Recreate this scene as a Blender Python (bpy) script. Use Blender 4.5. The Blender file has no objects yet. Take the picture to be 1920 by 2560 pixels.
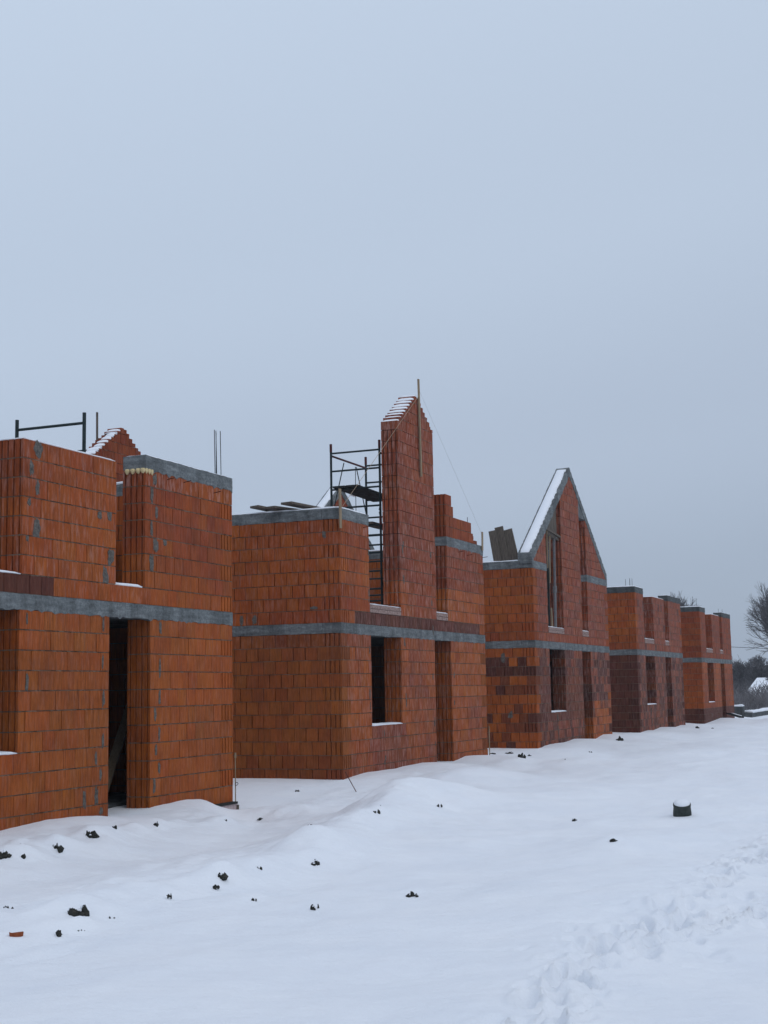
import bpy, math, random
import numpy as np
from mathutils import Vector, Matrix

# ------------------------------------------------------------------ camera
scene = bpy.context.scene
YAW, PITCH, ROLL = 1.1746477, 0.12710826, -0.01774503
CAM = Vector((0.0, -10.742442, 1.68852))
F_ = Vector((math.sin(YAW)*math.cos(PITCH), math.cos(YAW)*math.cos(PITCH), math.sin(PITCH)))
R0 = F_.cross(Vector((0, 0, 1))).normalized(); U0 = R0.cross(F_)
RR = R0*math.cos(ROLL) + U0*math.sin(ROLL); UU = -R0*math.sin(ROLL) + U0*math.cos(ROLL)
cam_d = bpy.data.cameras.new('camera'); cam = bpy.data.objects.new('camera', cam_d)
scene.collection.objects.link(cam)
cam.matrix_world = Matrix(((RR.x, UU.x, -F_.x, CAM.x), (RR.y, UU.y, -F_.y, CAM.y), (RR.z, UU.z, -F_.z, CAM.z), (0, 0, 0, 1)))
cam_d.sensor_fit = 'HORIZONTAL'; cam_d.sensor_width = 36.0; cam_d.lens = 3473.29/1920*36
cam_d.clip_start = 0.1; cam_d.clip_end = 6000
scene.camera = cam

# ------------------------------------------------------------------ light
scene.view_settings.view_transform = 'Standard'; scene.view_settings.look = 'None'
scene.view_settings.gamma = 1.0; scene.view_settings.exposure = 0.0
world = bpy.data.worlds.new('World'); scene.world = world; world.use_nodes = True
wt = world.node_tree; wn = wt.nodes; wl = wt.links
for n in list(wn): wn.remove(n)
wo = wn.new('ShaderNodeOutputWorld'); bg = wn.new('ShaderNodeBackground'); bg2 = wn.new('ShaderNodeBackground'); add = wn.new('ShaderNodeAddShader')
tc = wn.new('ShaderNodeTexCoord'); dot = wn.new('ShaderNodeVectorMath'); dot.operation = 'DOT_PRODUCT'
dot.inputs[1].default_value = (-0.10, 0.14, 0.97)            # overcast: brighter overhead and slightly to the north
ramp = wn.new('ShaderNodeValToRGB'); cr = ramp.color_ramp; cr.interpolation = 'EASE'
SKY = [(0.0, (.365, .437, .550)), (0.10, (.430, .508, .632)), (0.25, (.490, .580, .712)), (0.50, (.540, .638, .778)), (1.0, (.76, .83, .98))]
cr.elements[0].position = SKY[0][0]; cr.elements[0].color = (*SKY[0][1], 1)
cr.elements[1].position = SKY[-1][0]; cr.elements[1].color = (*SKY[-1][1], 1)
for p, c in SKY[1:-1]:
    e = cr.elements.new(p); e.color = (*c, 1)
wnz = wn.new('ShaderNodeTexNoise'); wnz.inputs['Scale'].default_value = 1.6; wnz.inputs['Detail'].default_value = 3
mp = wn.new('ShaderNodeMapping'); mp.inputs['Scale'].default_value = (1, 1, 3.0)
mad = wn.new('ShaderNodeMath'); mad.operation = 'MULTIPLY_ADD'; mad.inputs[1].default_value = 0.05
sub = wn.new('ShaderNodeMath'); sub.operation = 'SUBTRACT'; sub.inputs[1].default_value = 0.025
wl.new(tc.outputs['Generated'], dot.inputs[0]); wl.new(tc.outputs['Generated'], mp.inputs[0]); wl.new(mp.outputs[0], wnz.inputs['Vector'])
wl.new(wnz.outputs[0], mad.inputs[0]); wl.new(dot.outputs['Value'], mad.inputs[2]); wl.new(mad.outputs[0], sub.inputs[0])
wl.new(sub.outputs[0], ramp.inputs[0]); wl.new(ramp.outputs[0], bg.inputs[0]); bg.inputs[1].default_value = 1.0
SUN_EL, SUN_AZ = math.radians(38), math.radians(200)
sky = wn.new('ShaderNodeTexSky'); sky.sky_type = 'NISHITA'; sky.sun_disc = False
sky.sun_elevation = SUN_EL; sky.sun_rotation = SUN_AZ
wl.new(sky.outputs[0], bg2.inputs[0]); bg2.inputs[1].default_value = 0.006
wl.new(bg.outputs[0], add.inputs[0]); wl.new(bg2.outputs[0], add.inputs[1]); wl.new(add.outputs[0], wo.inputs[0])
sl = bpy.data.lights.new('sun', 'SUN'); sl.energy = 0.5; sl.angle = math.radians(50); sl.color = (1, .95, .9)
sun = bpy.data.objects.new('sun', sl); scene.collection.objects.link(sun)
sd = Vector((math.sin(SUN_AZ)*math.cos(SUN_EL), math.cos(SUN_AZ)*math.cos(SUN_EL), math.sin(SUN_EL)))
sun.rotation_euler = sd.to_track_quat('Z', 'Y').to_euler()

# ------------------------------------------------------------------ helpers
rnd = random.Random(7)
def link(o): scene.collection.objects.link(o); return o
def tag(o, label=None, cat=None, group=None, kind=None):
    if label: o['label'] = label
    if cat: o['category'] = cat
    if group: o['group'] = group
    if kind: o['kind'] = kind
    return o
def empty(name, loc, label, cat, group=None, rz=0):
    o = bpy.data.objects.new(name, None); o.location = loc; o.rotation_euler = (0, 0, rz); o.empty_display_size = .2
    link(o); return tag(o, label, cat, group)

class MB:
    def __init__(s): s.v = []; s.f = []; s.m = []; s.t = []; s.tone = (1, 1, 1, 0); s.mat = 0
    def face(s, idx): s.f.append(idx); s.m.append(s.mat); s.t.append(s.tone)
    def prism(s, pts, z0, z1, ztops=None):
        n = len(pts); b = len(s.v)
        for p in pts: s.v.append((p[0], p[1], z0))
        for i, p in enumerate(pts): s.v.append((p[0], p[1], z1 if ztops is None else ztops[i]))
        s.face(list(range(b+n-1, b-1, -1))); s.face(list(range(b+n, b+2*n)))
        for i in range(n):
            j = (i+1) % n; s.face([b+i, b+j, b+n+j, b+n+i])
    def box(s, x0, x1, y0, y1, z0, z1): s.prism([(x0, y0), (x1, y0), (x1, y1), (x0, y1)], z0, z1)
    def loft(s, rings, cap=True, closed=True):
        b = len(s.v); n = len(rings[0])
        for r in rings: s.v += [tuple(p) for p in r]
        for k in range(len(rings)-1):
            for i in range(n if closed else n-1):
                j = (i+1) % n
                s.face([b+k*n+i, b+k*n+j, b+(k+1)*n+j, b+(k+1)*n+i])
        if cap and closed:
            s.face(list(range(b+n-1, b-1, -1))); s.face(list(range(b+(len(rings)-1)*n, b+len(rings)*n)))
    def bar(s, p, q, r, n=8, r2=None):
        p = Vector(p); q = Vector(q); d = (q-p).normalized()
        a = d.cross(Vector((0, 0, 1)) if abs(d.z) < .95 else Vector((1, 0, 0))).normalized(); c = d.cross(a)
        r2 = r if r2 is None else r2
        s.loft([[p+(a*math.cos(t)+c*math.sin(t))*r for t in [2*math.pi*i/n for i in range(n)]],
                [q+(a*math.cos(t)+c*math.sin(t))*r2 for t in [2*math.pi*i/n for i in range(n)]]])
    def board(s, p, q, w, t, up=(0, 0, 1)):
        p = Vector(p); q = Vector(q); d = (q-p).normalized(); up = Vector(up)
        a = d.cross(up).normalized(); c = a.cross(d)
        o = [a*(w/2)+c*(t/2), a*(-w/2)+c*(t/2), a*(-w/2)-c*(t/2), a*(w/2)-c*(t/2)]
        s.loft([[p+k for k in o], [q+k for k in o]])
    def build(s, name, mats, parent=None, smooth=False):
        me = bpy.data.meshes.new(name); me.from_pydata(s.v, [], s.f)
        if not isinstance(mats, (list, tuple)): mats = [mats]
        for m in mats: me.materials.append(m)
        me.polygons.foreach_set('material_index', np.array(s.m, dtype=np.int32))
        a = me.attributes.new('tone', 'FLOAT_COLOR', 'FACE')
        a.data.foreach_set('color', np.array(s.t, dtype=np.float32).ravel())
        if smooth: me.polygons.foreach_set('use_smooth', [True]*len(s.f))
        me.update()
        o = bpy.data.objects.new(name, me); link(o)
        if parent: o.parent = parent
        return o

# value noise (numpy)
_T = np.random.RandomState(3).rand(256, 256)
def vn(x, y):
    xi = np.floor(x).astype(int); yi = np.floor(y).astype(int); fx = x-xi; fy = y-yi
    fx = fx*fx*(3-2*fx); fy = fy*fy*(3-2*fy)
    a = _T[xi % 256, yi % 256]; b = _T[(xi+1) % 256, yi % 256]; c = _T[xi % 256, (yi+1) % 256]; d = _T[(xi+1) % 256, (yi+1) % 256]
    return (a*(1-fx)+b*fx)*(1-fy)+(c*(1-fx)+d*fx)*fy-.5
def fbm(x, y, o=4, g=.5):
    r = 0; a = 1
    for k in range(o): r = r+a*vn(x*2**k+17.3*k, y*2**k+9.1*k); a *= g
    return r
def sm(a, b, x):
    t = np.clip((x-a)/(b-a), 0, 1); return t*t*(3-2*t)

# ------------------------------------------------------------------ materials
def newmat(name):
    m = bpy.data.materials.new(name); m.use_nodes = True; nt = m.node_tree
    b = nt.nodes['Principled BSDF']; b.inputs['Roughness'].default_value = .9
    b.inputs['Specular IOR Level'].default_value = .25
    return m, nt, b
def N(nt, t, **k):
    n = nt.nodes.new(t)
    for a, v in k.items():
        if hasattr(n, a): setattr(n, a, v)
        else: n.inputs[a.replace('_', ' ')].default_value = v
    return n
def noise(nt, scale, sx=(1, 1, 1), detail=4, rough=.55, coord='Object'):
    tcn = nt.nodes.new('ShaderNodeTexCoord'); mpn = nt.nodes.new('ShaderNodeMapping'); mpn.inputs['Scale'].default_value = sx
    n = nt.nodes.new('ShaderNodeTexNoise'); n.inputs['Scale'].default_value = scale; n.inputs['Detail'].default_value = detail; n.inputs['Roughness'].default_value = rough
    nt.links.new(tcn.outputs[coord], mpn.inputs[0]); nt.links.new(mpn.outputs[0], n.inputs['Vector']); return n
def rampn(nt, src, stops):
    r = nt.nodes.new('ShaderNodeValToRGB'); e = r.color_ramp.elements
    e[0].position, e[0].color = stops[0][0], (*stops[0][1], 1); e[1].position, e[1].color = stops[-1][0], (*stops[-1][1], 1)
    for p, c in stops[1:-1]:
        k = e.new(p); k.color = (*c, 1)
    nt.links.new(src, r.inputs[0]); return r
def mix(nt, fac, a, b, mode='MIX'):
    n = nt.nodes.new('ShaderNodeMix'); n.data_type = 'RGBA'; n.blend_type = mode
    for s, v in ((0, fac), (6, a), (7, b)):
        if hasattr(v, 'links') or hasattr(v, 'is_linked'): nt.links.new(v, n.inputs[s])
        else: n.inputs[s].default_value = v if s == 0 else (*v, 1)
    return n.outputs[2]
def bump(nt, b, src, dist, strength=1.0):
    n = nt.nodes.new('ShaderNodeBump'); n.inputs['Distance'].default_value = dist; n.inputs['Strength'].default_value = strength
    nt.links.new(src, n.inputs['Height']); nt.links.new(n.outputs[0], b.inputs['Normal']); return n
G = lambda v: (v, v, v)

def mat_brick():
    m, nt, b = newmat('clay_block'); L = nt.links
    at = nt.nodes.new('ShaderNodeAttribute'); at.attribute_name = 'tone'
    st = noise(nt, 9, (5, 5, .35), 3, .6)                      # combed vertical texture of extruded clay
    fine = noise(nt, 60, (3, 3, .25), 2, .5)
    blot = noise(nt, 2.2, (1, 1, 1), 4, .6)
    c = mix(nt, 1.0, at.outputs['Color'], rampn(nt, st.outputs[0], [(.25, G(.62)), (.5, G(1)), (.75, G(1.28))]).outputs[0], 'MULTIPLY')
    c = mix(nt, 1.0, c, rampn(nt, fine.outputs[0], [(.3, G(.82)), (.7, G(1.14))]).outputs[0], 'MULTIPLY')
    c = mix(nt, 1.0, c, rampn(nt, blot.outputs[0], [(.3, (.80, .74, .76)), (.55, G(1)), (.75, (1.1, 1.15, 1.1))]).outputs[0], 'MULTIPLY')
    fr = noise(nt, 5, (4, 4, .7), 4, .65)
    msk = rampn(nt, fr.outputs[0], [(.48, G(0)), (.70, G(1))])
    mul = nt.nodes.new('ShaderNodeMath'); mul.operation = 'MULTIPLY'
    L.new(msk.outputs[0], mul.inputs[0]); L.new(at.outputs['Alpha'], mul.inputs[1])
    c = mix(nt, mul.outputs[0], c, (.50, .33, .30))
    L.new(c, b.inputs['Base Color']); b.inputs['Roughness'].default_value = .85
    bump(nt, b, fine.outputs[0], .004, .7)
    return m
def mat_simple(name, c1, c2, scale=8, sx=(1, 1, 1), rough=.85, bd=.004, metal=0, detail=5):
    m, nt, b = newmat(name); n = noise(nt, scale, sx, detail, .6)
    r = rampn(nt, n.outputs[0], [(.3, c1), (.7, c2)]); nt.links.new(r.outputs[0], b.inputs['Base Color'])
    b.inputs['Roughness'].default_value = rough; b.inputs['Metallic'].default_value = metal
    if bd: bump(nt, b, n.outputs[0], bd)
    return m
def mat_concrete(name='cast_concrete', k=1.0):
    m, nt, b = newmat(name)
    n1 = noise(nt, 3.0, (1, 1, 5), 5, .65); n2 = noise(nt, 26, (1, 1, 1), 4, .7); n3 = noise(nt, 1.3, (3, 3, .4), 3)
    c = rampn(nt, n1.outputs[0], [(.28, (.095*k, .104*k, .108*k)), (.5, (.150*k, .165*k, .170*k)), (.72, (.225*k, .245*k, .25*k))]).outputs[0]
    c = mix(nt, 1.0, c, rampn(nt, n2.outputs[0], [(.3, G(.65)), (.7, G(1.2))]).outputs[0], 'MULTIPLY')
    c = mix(nt, 1.0, c, rampn(nt, n3.outputs[0], [(.35, G(.62)), (.6, G(1.08))]).outputs[0], 'MULTIPLY')
    nt.links.new(c, b.inputs['Base Color']); bump(nt, b, n2.outputs[0], .012)
    return m
def mat_snow():
    m, nt, b = newmat('snow')
    n1 = noise(nt, 1.1, (1, 1, 1), 6, .6); n2 = noise(nt, 75, (1, 1, 1), 4, .7); n3 = noise(nt, 2.2, (2.6, 1, 1), 6, .62)
    rot = nt.nodes.new('ShaderNodeMapping'); rot.inputs['Rotation'].default_value = (0, 0, -.42)
    src = n3.inputs['Vector'].links[0].from_node; tcs = src.inputs[0].links[0].from_socket
    nt.links.new(tcs, rot.inputs[0]); nt.links.new(rot.outputs[0], src.inputs[0])
    c = rampn(nt, n1.outputs[0], [(.3, (.795, .830, .880)), (.7, (.845, .870, .905))]).outputs[0]
    nt.links.new(c, b.inputs['Base Color']); b.inputs['Roughness'].default_value = .75
    b.inputs['Specular IOR Level'].default_value = .15
    ad = nt.nodes.new('ShaderNodeMath'); ad.operation = 'MULTIPLY_ADD'; ad.inputs[1].default_value = .22
    nt.links.new(n2.outputs[0], ad.inputs[0]); nt.links.new(n3.outputs[0], ad.inputs[2])
    bump(nt, b, ad.outputs[0], .035, .9)
    return m
M = dict(brick=mat_brick(), concrete=mat_concrete(), dark_concrete=mat_concrete('darker_concrete', .5), snow=mat_snow(),  # dark_concrete: the cast concrete colours at half brightness
    mortar=mat_simple('mortar', (.050, .032, .022), (.21, .155, .115), 5, bd=.01),
    smear=mat_simple('mortar_smear', (.050, .044, .038), (.150, .135, .120), 22, bd=.012),
    core=mat_simple('shaded_joint_core', (.05, .018, .010), (.09, .032, .018), 20, bd=0),  # clay core coloured dark to stand in for shadow in the empty joints
    foam=mat_simple('mounting_foam', (.50, .40, .20), (.62, .50, .30), 40),
    steel=mat_simple('green_steel', (.006, .016, .018), (.016, .032, .034), 12, rough=.55, bd=.001),
    redsteel=mat_simple('red_steel', (.05, .012, .012), (.10, .02, .018), 14, rough=.6, bd=.001),
    bar=mat_simple('rebar_steel', (.012, .016, .022), (.035, .035, .04), 20, rough=.7, bd=0),
    rust=mat_simple('rust', (.05, .012, .008), (.11, .03, .015), 25, bd=0),
    prop=mat_simple('grey_steel', (.10, .10, .11), (.17, .16, .16), 14, rough=.6, bd=.001),
    lath=mat_simple('fresh_timber', (.20, .145, .09), (.31, .24, .16), 12, (3, 3, .3), bd=.001),
    plank=mat_simple('weathered_timber', (.055, .045, .038), (.15, .125, .10), 9, (6, 6, .6), bd=.003),
    dplank=mat_simple('wet_timber', (.010, .012, .012), (.03, .032, .03), 9, (3, 3, 1), bd=.002),
    soil=mat_simple('frozen_soil', (.010, .014, .014), (.045, .042, .034), 30, bd=.01),
    clay=mat_simple('broken_clay', (.20, .05, .018), (.27, .075, .03), 30, bd=.003),
    palebrick=mat_simple('frosted_brick', (.17, .10, .085), (.36, .27, .24), 16, (1, 1, 2), bd=.004),
    pipe=mat_simple('black_pipe', (.012, .02, .018), (.05, .06, .055), 12, rough=.6, bd=.002),
    bark=mat_simple('bare_bark', (.06, .056, .060), (.115, .108, .112), 6, bd=0),
    reed=mat_simple('frosted_reed', (.06, .052, .05), (.26, .25, .26), 1.5, (1, 1, 1), bd=0),
    white=mat_simple('white_plastic', (.5, .5, .5), (.6, .6, .6), 10, bd=0),
    board=mat_simple('insulation_board', (.36, .27, .27), (.55, .46, .47), 14, (2, 2, 1), bd=.002),
    string=mat_simple('pale_string', (.30, .22, .15), (.36, .28, .2), 10, bd=0))

# ------------------------------------------------------------------ snow terrain
PROF = [(-30, .05), (10, .08), (13.7, .11), (14.6, .165), (15.3, .15), (15.9, .08), (16.5, .06), (17.1, .11), (17.95, .15), (18.4, .13), (18.62, .02), (18.9, -.14), (19.3, -.34), (19.8, -.36), (20.3, -.2), (22.6, .02),
        (23.53, .06), (24.3, .13), (26.0, .13), (27.5, .165), (28.3, .10), (28.6, .06), (29.4, .08), (30.2, .165), (30.9, .15), (31.84, .03), (32.4, -.12), (34.5, -.02),
        (35.95, .06), (37.1, .14), (38.5, .13), (39.65, .18), (40.9, .09), (41.9, .06), (43.1, .19), (44.33, .07), (45, -.1), (47.5, 0),
        (48.3, .05), (49.5, .10), (50.3, .05), (51.8, .14), (53.3, .09), (54.3, .04), (55.7, .10), (56.64, .0), (57.4, -.1), (60, -.08),
        (60.96, -.02), (63, .05), (65.1, .14), (66.5, .08), (69.4, -.02), (71, -.1), (120, -.15), (4000, -.15)]
PX = np.array([p[0] for p in PROF]); PZ = np.array([p[1] for p in PROF])
TRACK = []
_r = random.Random(11)
def walk(pts, dens, spread, depth, size):
    for (x0, y0), (x1, y1) in zip(pts[:-1], pts[1:]):
        L = math.hypot(x1-x0, y1-y0); ang = math.atan2(y1-y0, x1-x0)
        for _ in range(int(L*dens)):
            t = _r.random(); TRACK.append((x0+(x1-x0)*t+_r.gauss(0, .1), y0+(y1-y0)*t+_r.gauss(0, spread), ang+_r.gauss(0, .5), depth*_r.uniform(.4, 1.2), size*_r.uniform(.7, 1.3)))
walk([(6.3, -8.70), (8.2, -8.46), (9.6, -8.50), (11.2, -8.66), (13.7, -8.62), (17.5, -8.7), (24, -8.9)], 11, .12, .06, .125)
walk([(6.3, -8.9), (7.6, -8.55), (9.2, -8.45)], 14, .16, .05, .11)
walk([(9.3, -8.5), (10.0, -8.85), (11.2, -9.25), (13, -9.6)], 13, .14, .055, .115)
walk([(8.6, -8.9), (9.6, -9.2), (10.6, -9.6)], 7, .18, .02, .12)
walk([(8.9, -8.05), (9.5, -7.95), (10.6, -8.2)], 6, .12, .02, .10)
def H(x, y, detail=True):
    x = np.asarray(x, float); y = np.asarray(y, float)
    Fz = np.interp(x, PX, PZ)
    near = sm(60, 25, x)
    b = -.18*np.exp(-((y+2.1)/1.1)**2)*sm(24, 19, x) - .10*np.exp(-((y+1.8)/1.5)**2)*sm(24, 30, x)
    b = b + .15*fbm(x*.33, y*.5, 4)*sm(1500, 300, x)*sm(4, 9, x)
    b = b + .035*fbm(x*1.3+5, y*1.8, 3)*near
    # soft spoil ridge running from the front left to a rounded heap
    for cx, cy, h, rx, ry in ((9.6, -4.2, .12, 1.0, .35), (11.5, -4.45, .22, 1.1, .38), (13.4, -4.35, .24, 1.0, .42), (15.0, -3.9, .20, 1.0, .45), (18.6, -3.15, .34, 1.1, .75), (19.6, -3.3, .20, 1.3, .8), (17.6, -3.5, .14, .6, .5), (23.5, -2.6, .10, 1.8, .6), (16.7, -3.7, .22, 1.0, .6), (16.6, -1.2, .08, .7, .3), (18.4, -.9, -.17, .7, .6), (24.5, -2.0, .16, 2.2, .6),
                              (15.2, -7.2, .10, 1.5, .55), (12.5, -1.25, .14, .30, .22), (13.2, -1.0, .12, .28, .2), (13.7, -1.3, .10, .5, .25), (14.4, -.95, .15, .32, .22), (15.5, -1.0, .06, .5, .2), (21.5, -1.0, .06, 1.2, .8), (29.6, -1.2, .16, 1.6, .45), (32, -2.2, .14, 2.5, .6), (41, -1.7, .12, 3, .6),
                              (53, -1.8, .12, 3, .7), (66, -2.6, .22, 4, 1.0), (78, -4, .3, 4, 2)):
        b = b + h*np.exp(-((x-cx)/rx)**2-((y-cy)/ry)**2)
    b = b - .055*np.exp(-(((x-7.85)/.30)**4+((y+4.95)/.14)**4)) + .018*np.exp(-((x-7.85)/.45)**2-((y+4.95)/.25)**2)
    yl = -1.9+1.25*np.exp(-((x-18.6)/1.5)**2)
    w = sm(yl, yl*.25+.17, y+.10*np.sin(x*2.1)+.35*fbm(x*.8, x*0, 2))
    inside = sm(-.3, 1.4, y)
    z = b*(1-w)+(Fz*(1-inside*.8)+.08*inside*.8+.012*fbm(x*3, y*3, 2))*w
    return z
def tracks(x, y, z):
    for tx, ty, a, d, s in TRACK:
        k = (np.abs(x-tx) < .6) & (np.abs(y-ty) < .6)
        if not k.any(): continue
        dx = x[k]-tx; dy = y[k]-ty; c, sn = math.cos(a), math.sin(a)
        u = (dx*c+dy*sn)/s; v = (-dx*sn+dy*c)/(s*.5); q = u*u+v*v
        z[k] += -d*np.exp(-q**2)+d*.30*np.exp(-((np.sqrt(q)-1.4)/.4)**2)
    return z
def hz(x, y): return float(H(np.array([x]), np.array([y]))[0])

CL = [(9.24, -4.28, .20, .09, 'widest dark clod, lying alone in the left foreground snow'),
 (8.42, -4.67, .08, .07, 'dark clod a little to the right of the broken clay piece'),
 (9.36, -3.51, .09, .04, 'small flat clod at the left edge, above the broken clay piece'),
 (13.06, -1.29, .14, .12, 'brown clod at the foot of a small snow bump below the nearest house'),
 (12.37, -1.11, .12, .13, 'brown clod cut by the left edge of the picture below the nearest house'),
 (14.31, -.87, .16, .14, 'snow-dusted heap of soil in front of the doorway side of the nearest house'),
 (13.13, -.73, .08, .08, 'small dark clod right of the clod at the left edge, higher one of two'),
 (12.34, -1.41, .09, .05, 'low dark crumbs just right of the clod at the left edge'),
 (15.74, -.9, .10, .05, 'small dark clod on the bank below the doorway, farthest right one'),
 (15.36, -.51, .08, .03, 'thin sliver of soil on the bank left of the doorway clod'),
 (15.22, -.87, .04, .025, 'tiny crumb on the bank between two others below the doorway'),
 (11.33, -4.35, .10, .13, 'tall jagged dark clod on the near slope of the snow ridge'),
 (10.93, -4.51, .06, .03, 'small crumb just below the tall jagged clod'),
 (12.13, -4.29, .08, .04, 'small clod up the slope to the right of the tall jagged clod'),
 (10.32, -4.42, .06, .025, 'two-speck crumb left below the tall jagged clod'),
 (9.18, -4.61, .035, .025, 'tiny round crumb right below the widest clod'),
 (8.62, -4.77, .035, .025, 'right one of two tiny crumbs near the jagged clod by the clay piece'),
 (8.62, -4.71, .03, .02, 'left one of two tiny crumbs near the jagged clod by the clay piece'),
 (10.32, -5.22, .06, .025, 'low crumb in the open snow left of the paired clods'),
 (16.53, -1.46, .05, .06, 'dark clod on the snow edge under the sheathed corner of the nearest house'),
 (16.74, -1.87, .10, .035, 'forked splinter in the snow right of the sheathed corner'),
 (10.07, -5.89, .08, .06, 'paired black clods standing alone in the middle foreground'),
 (10.88, -6.38, .11, .04, 'flat black clod, the one nearest the bottom middle of the open snow'),
 (12.57, -4.7, .10, .10, 'dark tufted clod on the right end of the snow ridge'),
 (17.89, -3.07, .10, .10, 'black clod on the left shoulder of the round snow heap'),
 (18.52, -2.87, .06, .05, 'smaller black clod just above the one on the shoulder of the snow heap'),
 (16.05, -2.95, .12, .035, 'thin dark splinter left of the round snow heap'),
 (19.23, -3.5, .08, .02, 'thin dark splinter on the right slope of the round snow heap'),
 (21.56, -.02, .10, .03, 'faint crumb in the snow of the gap beside the nearest house'),
 (32.64, -.58, .20, .18, 'large black clod in the gap before the pointed gable house'),
 (34.62, .35, .24, .05, 'long dark crumbs along the side wall of the pointed gable house'),
 (34.34, .71, .18, .04, 'dark crumbs nearest the corner conduit of the stepped gable house'),
 (33.45, -.53, .11, .04, 'small crumbs right of the large black clod in the gap'),
 (42.96, -.54, .24, .14, 'dark heap at the far corner of the pointed gable house'),
 (15.26, -7.0, .10, .03, 'pair of thin dark crumbs in the snow left below the black pipe stub'),
 (17.47, -5.97, .10, .035, 'flat dark splinter in the snow left of the black pipe stub'),
 (54.51, -.85, .18, .10, 'dark clod before the farthest house'),
 (53.99, -1.52, .10, .05, 'small crumb right of the clod before the farthest house'),
 (31.8, -1.9, .05, .08, 'short twig standing in the snow before the pointed gable house'),
 (35.28, -1.6, .08, .07, 'small dark crumb below the doorway of the pointed gable house')]
def settle(x, y):
    """first point where the line of sight towards (x, y, 0) meets the snow"""
    t = np.linspace(.72, 1.25, 1100); px, py, pz = CAM.x+(x-CAM.x)*t, CAM.y+(y-CAM.y)*t, CAM.z*(1-t)
    below = np.nonzero(pz < H(px, py))[0]; k = below[0] if len(below) else int(np.argmin(np.abs(t-1)))
    return float(px[k]), float(py[k]), float(H(px[k:k+1], py[k:k+1])[0])
CL = [(*settle(c[0], c[1])[:2], *c[2:]) for c in CL]
def drifts(x, y, z):
    """small humps of snow caught behind each clod, and a shallow hollow in front of it"""
    for cx, cy, w, h, lab in CL:
        if cx > 24: continue
        dx, dy = cx-CAM.x, cy-CAM.y; L = math.hypot(dx, dy); dx /= L; dy /= L
        for o_, a, r_ in ((.15+w*1.0, .02+h*.35, .09+w*.6), (-.06-w*.5, -.010-h*.10, .06+w*.45)):
            px, py = cx+dx*o_, cy+dy*o_; k = (np.abs(x-px) < 3.2*r_) & (np.abs(y-py) < 3.2*r_)
            if k.any(): z[k] += a*np.exp(-((x[k]-px)**2+(y[k]-py)**2)/r_**2)
    return z
def lin(a, b, n): return list(np.linspace(a, b, n, endpoint=False))
gx = np.array(lin(-280, -20, 14)+lin(-20, 4, 30)+lin(4, 13, 330)+lin(13, 22, 170)+lin(22, 48, 240)+lin(48, 90, 150)+lin(90, 200, 50)+list(200*np.geomspace(1, 20, 26)))
gy = np.array(list(-300*np.geomspace(13, 1, 16))+lin(-290, -20, 20)+lin(-20, -10.2, 30)+lin(-10.2, -7.4, 125)+lin(-7.4, -.2, 170)+lin(-.2, 3, 30)+lin(3, 60, 40)+list(60*np.geomspace(1, 60, 24)))
XX, YY = np.meshgrid(gx, gy, indexing='ij')
ZZ = H(XX, YY)
fine = sm(26, 18, XX)*sm(3.5, 6, XX)
tr = np.exp(-((YY+8.62-.02*(XX-9))/.42)**2)*sm(5, 6.5, XX)*sm(26, 15, XX)
ZZ = ZZ + .006*fbm(XX*6, YY*9, 3)*fine + .026*fbm(XX*9+3, YY*11, 4)*tr
ZZ = ZZ + .075*fbm(XX*2.2+1, YY*3.4, 4)*np.exp(-((YY+3.6)/1.4)**2)*sm(21, 17, XX) + .055*fbm(XX*3.0, YY*4.0, 4)*np.exp(-((YY+1.0)/.45)**2)*sm(34, 24, XX)
ZZ = drifts(XX, YY, tracks(XX, YY, ZZ))
nx, ny = XX.shape
vid = np.arange(nx*ny).reshape(nx, ny)
faces = np.stack([vid[:-1, :-1], vid[1:, :-1], vid[1:, 1:], vid[:-1, 1:]], -1).reshape(-1, 4)
me = bpy.data.meshes.new('snow_ground')
me.vertices.add(nx*ny); me.vertices.foreach_set('co', np.stack([XX, YY, ZZ], -1).astype(np.float32).ravel())
me.loops.add(faces.size); me.loops.foreach_set('vertex_index', faces.astype(np.int32).ravel())
me.polygons.add(len(faces)); me.polygons.foreach_set('loop_start', np.arange(0, faces.size, 4, dtype=np.int32)); me.polygons.foreach_set('loop_total', np.full(len(faces), 4, np.int32))
me.polygons.foreach_set('use_smooth', [True]*len(faces)); me.materials.append(M['snow']); me.update(); me.validate()
tag(link(bpy.data.objects.new('snow_ground', me)), kind='structure')

# ------------------------------------------------------------------ masonry
T = .38
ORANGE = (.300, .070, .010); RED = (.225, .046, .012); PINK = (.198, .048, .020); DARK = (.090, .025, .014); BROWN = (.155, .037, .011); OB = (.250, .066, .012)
def jit(c, a=.12, frost=0.0):
    k = 1+rnd.uniform(-a, a); return (c[0]*k, c[1]*k*(1+rnd.uniform(-.08, .08)), c[2]*k*(1+rnd.uniform(-.1, .1)), frost)
def groove_pts(p0, p1, inward, n, notch=.026, dep=.030):
    """outline from p0 to p1 with n notches cut inward"""
    out = [p0]; d = Vector((p1[0]-p0[0], p1[1]-p0[1])); L = d.length; d /= L; i = Vector(inward)
    for k in range(n):
        c = L*(k+.5)/n if n > 3 else L*(k+.7)/(n+.4)
        for s, q in ((-notch/2, 0), (-notch/2*.8, dep), (notch/2*.8, dep), (notch/2, 0)):
            out.append((p0[0]+d.x*(c+s)+i.x*q, p0[1]+d.y*(c+s)+i.y*q))
    out.append(p1); return out
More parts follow.
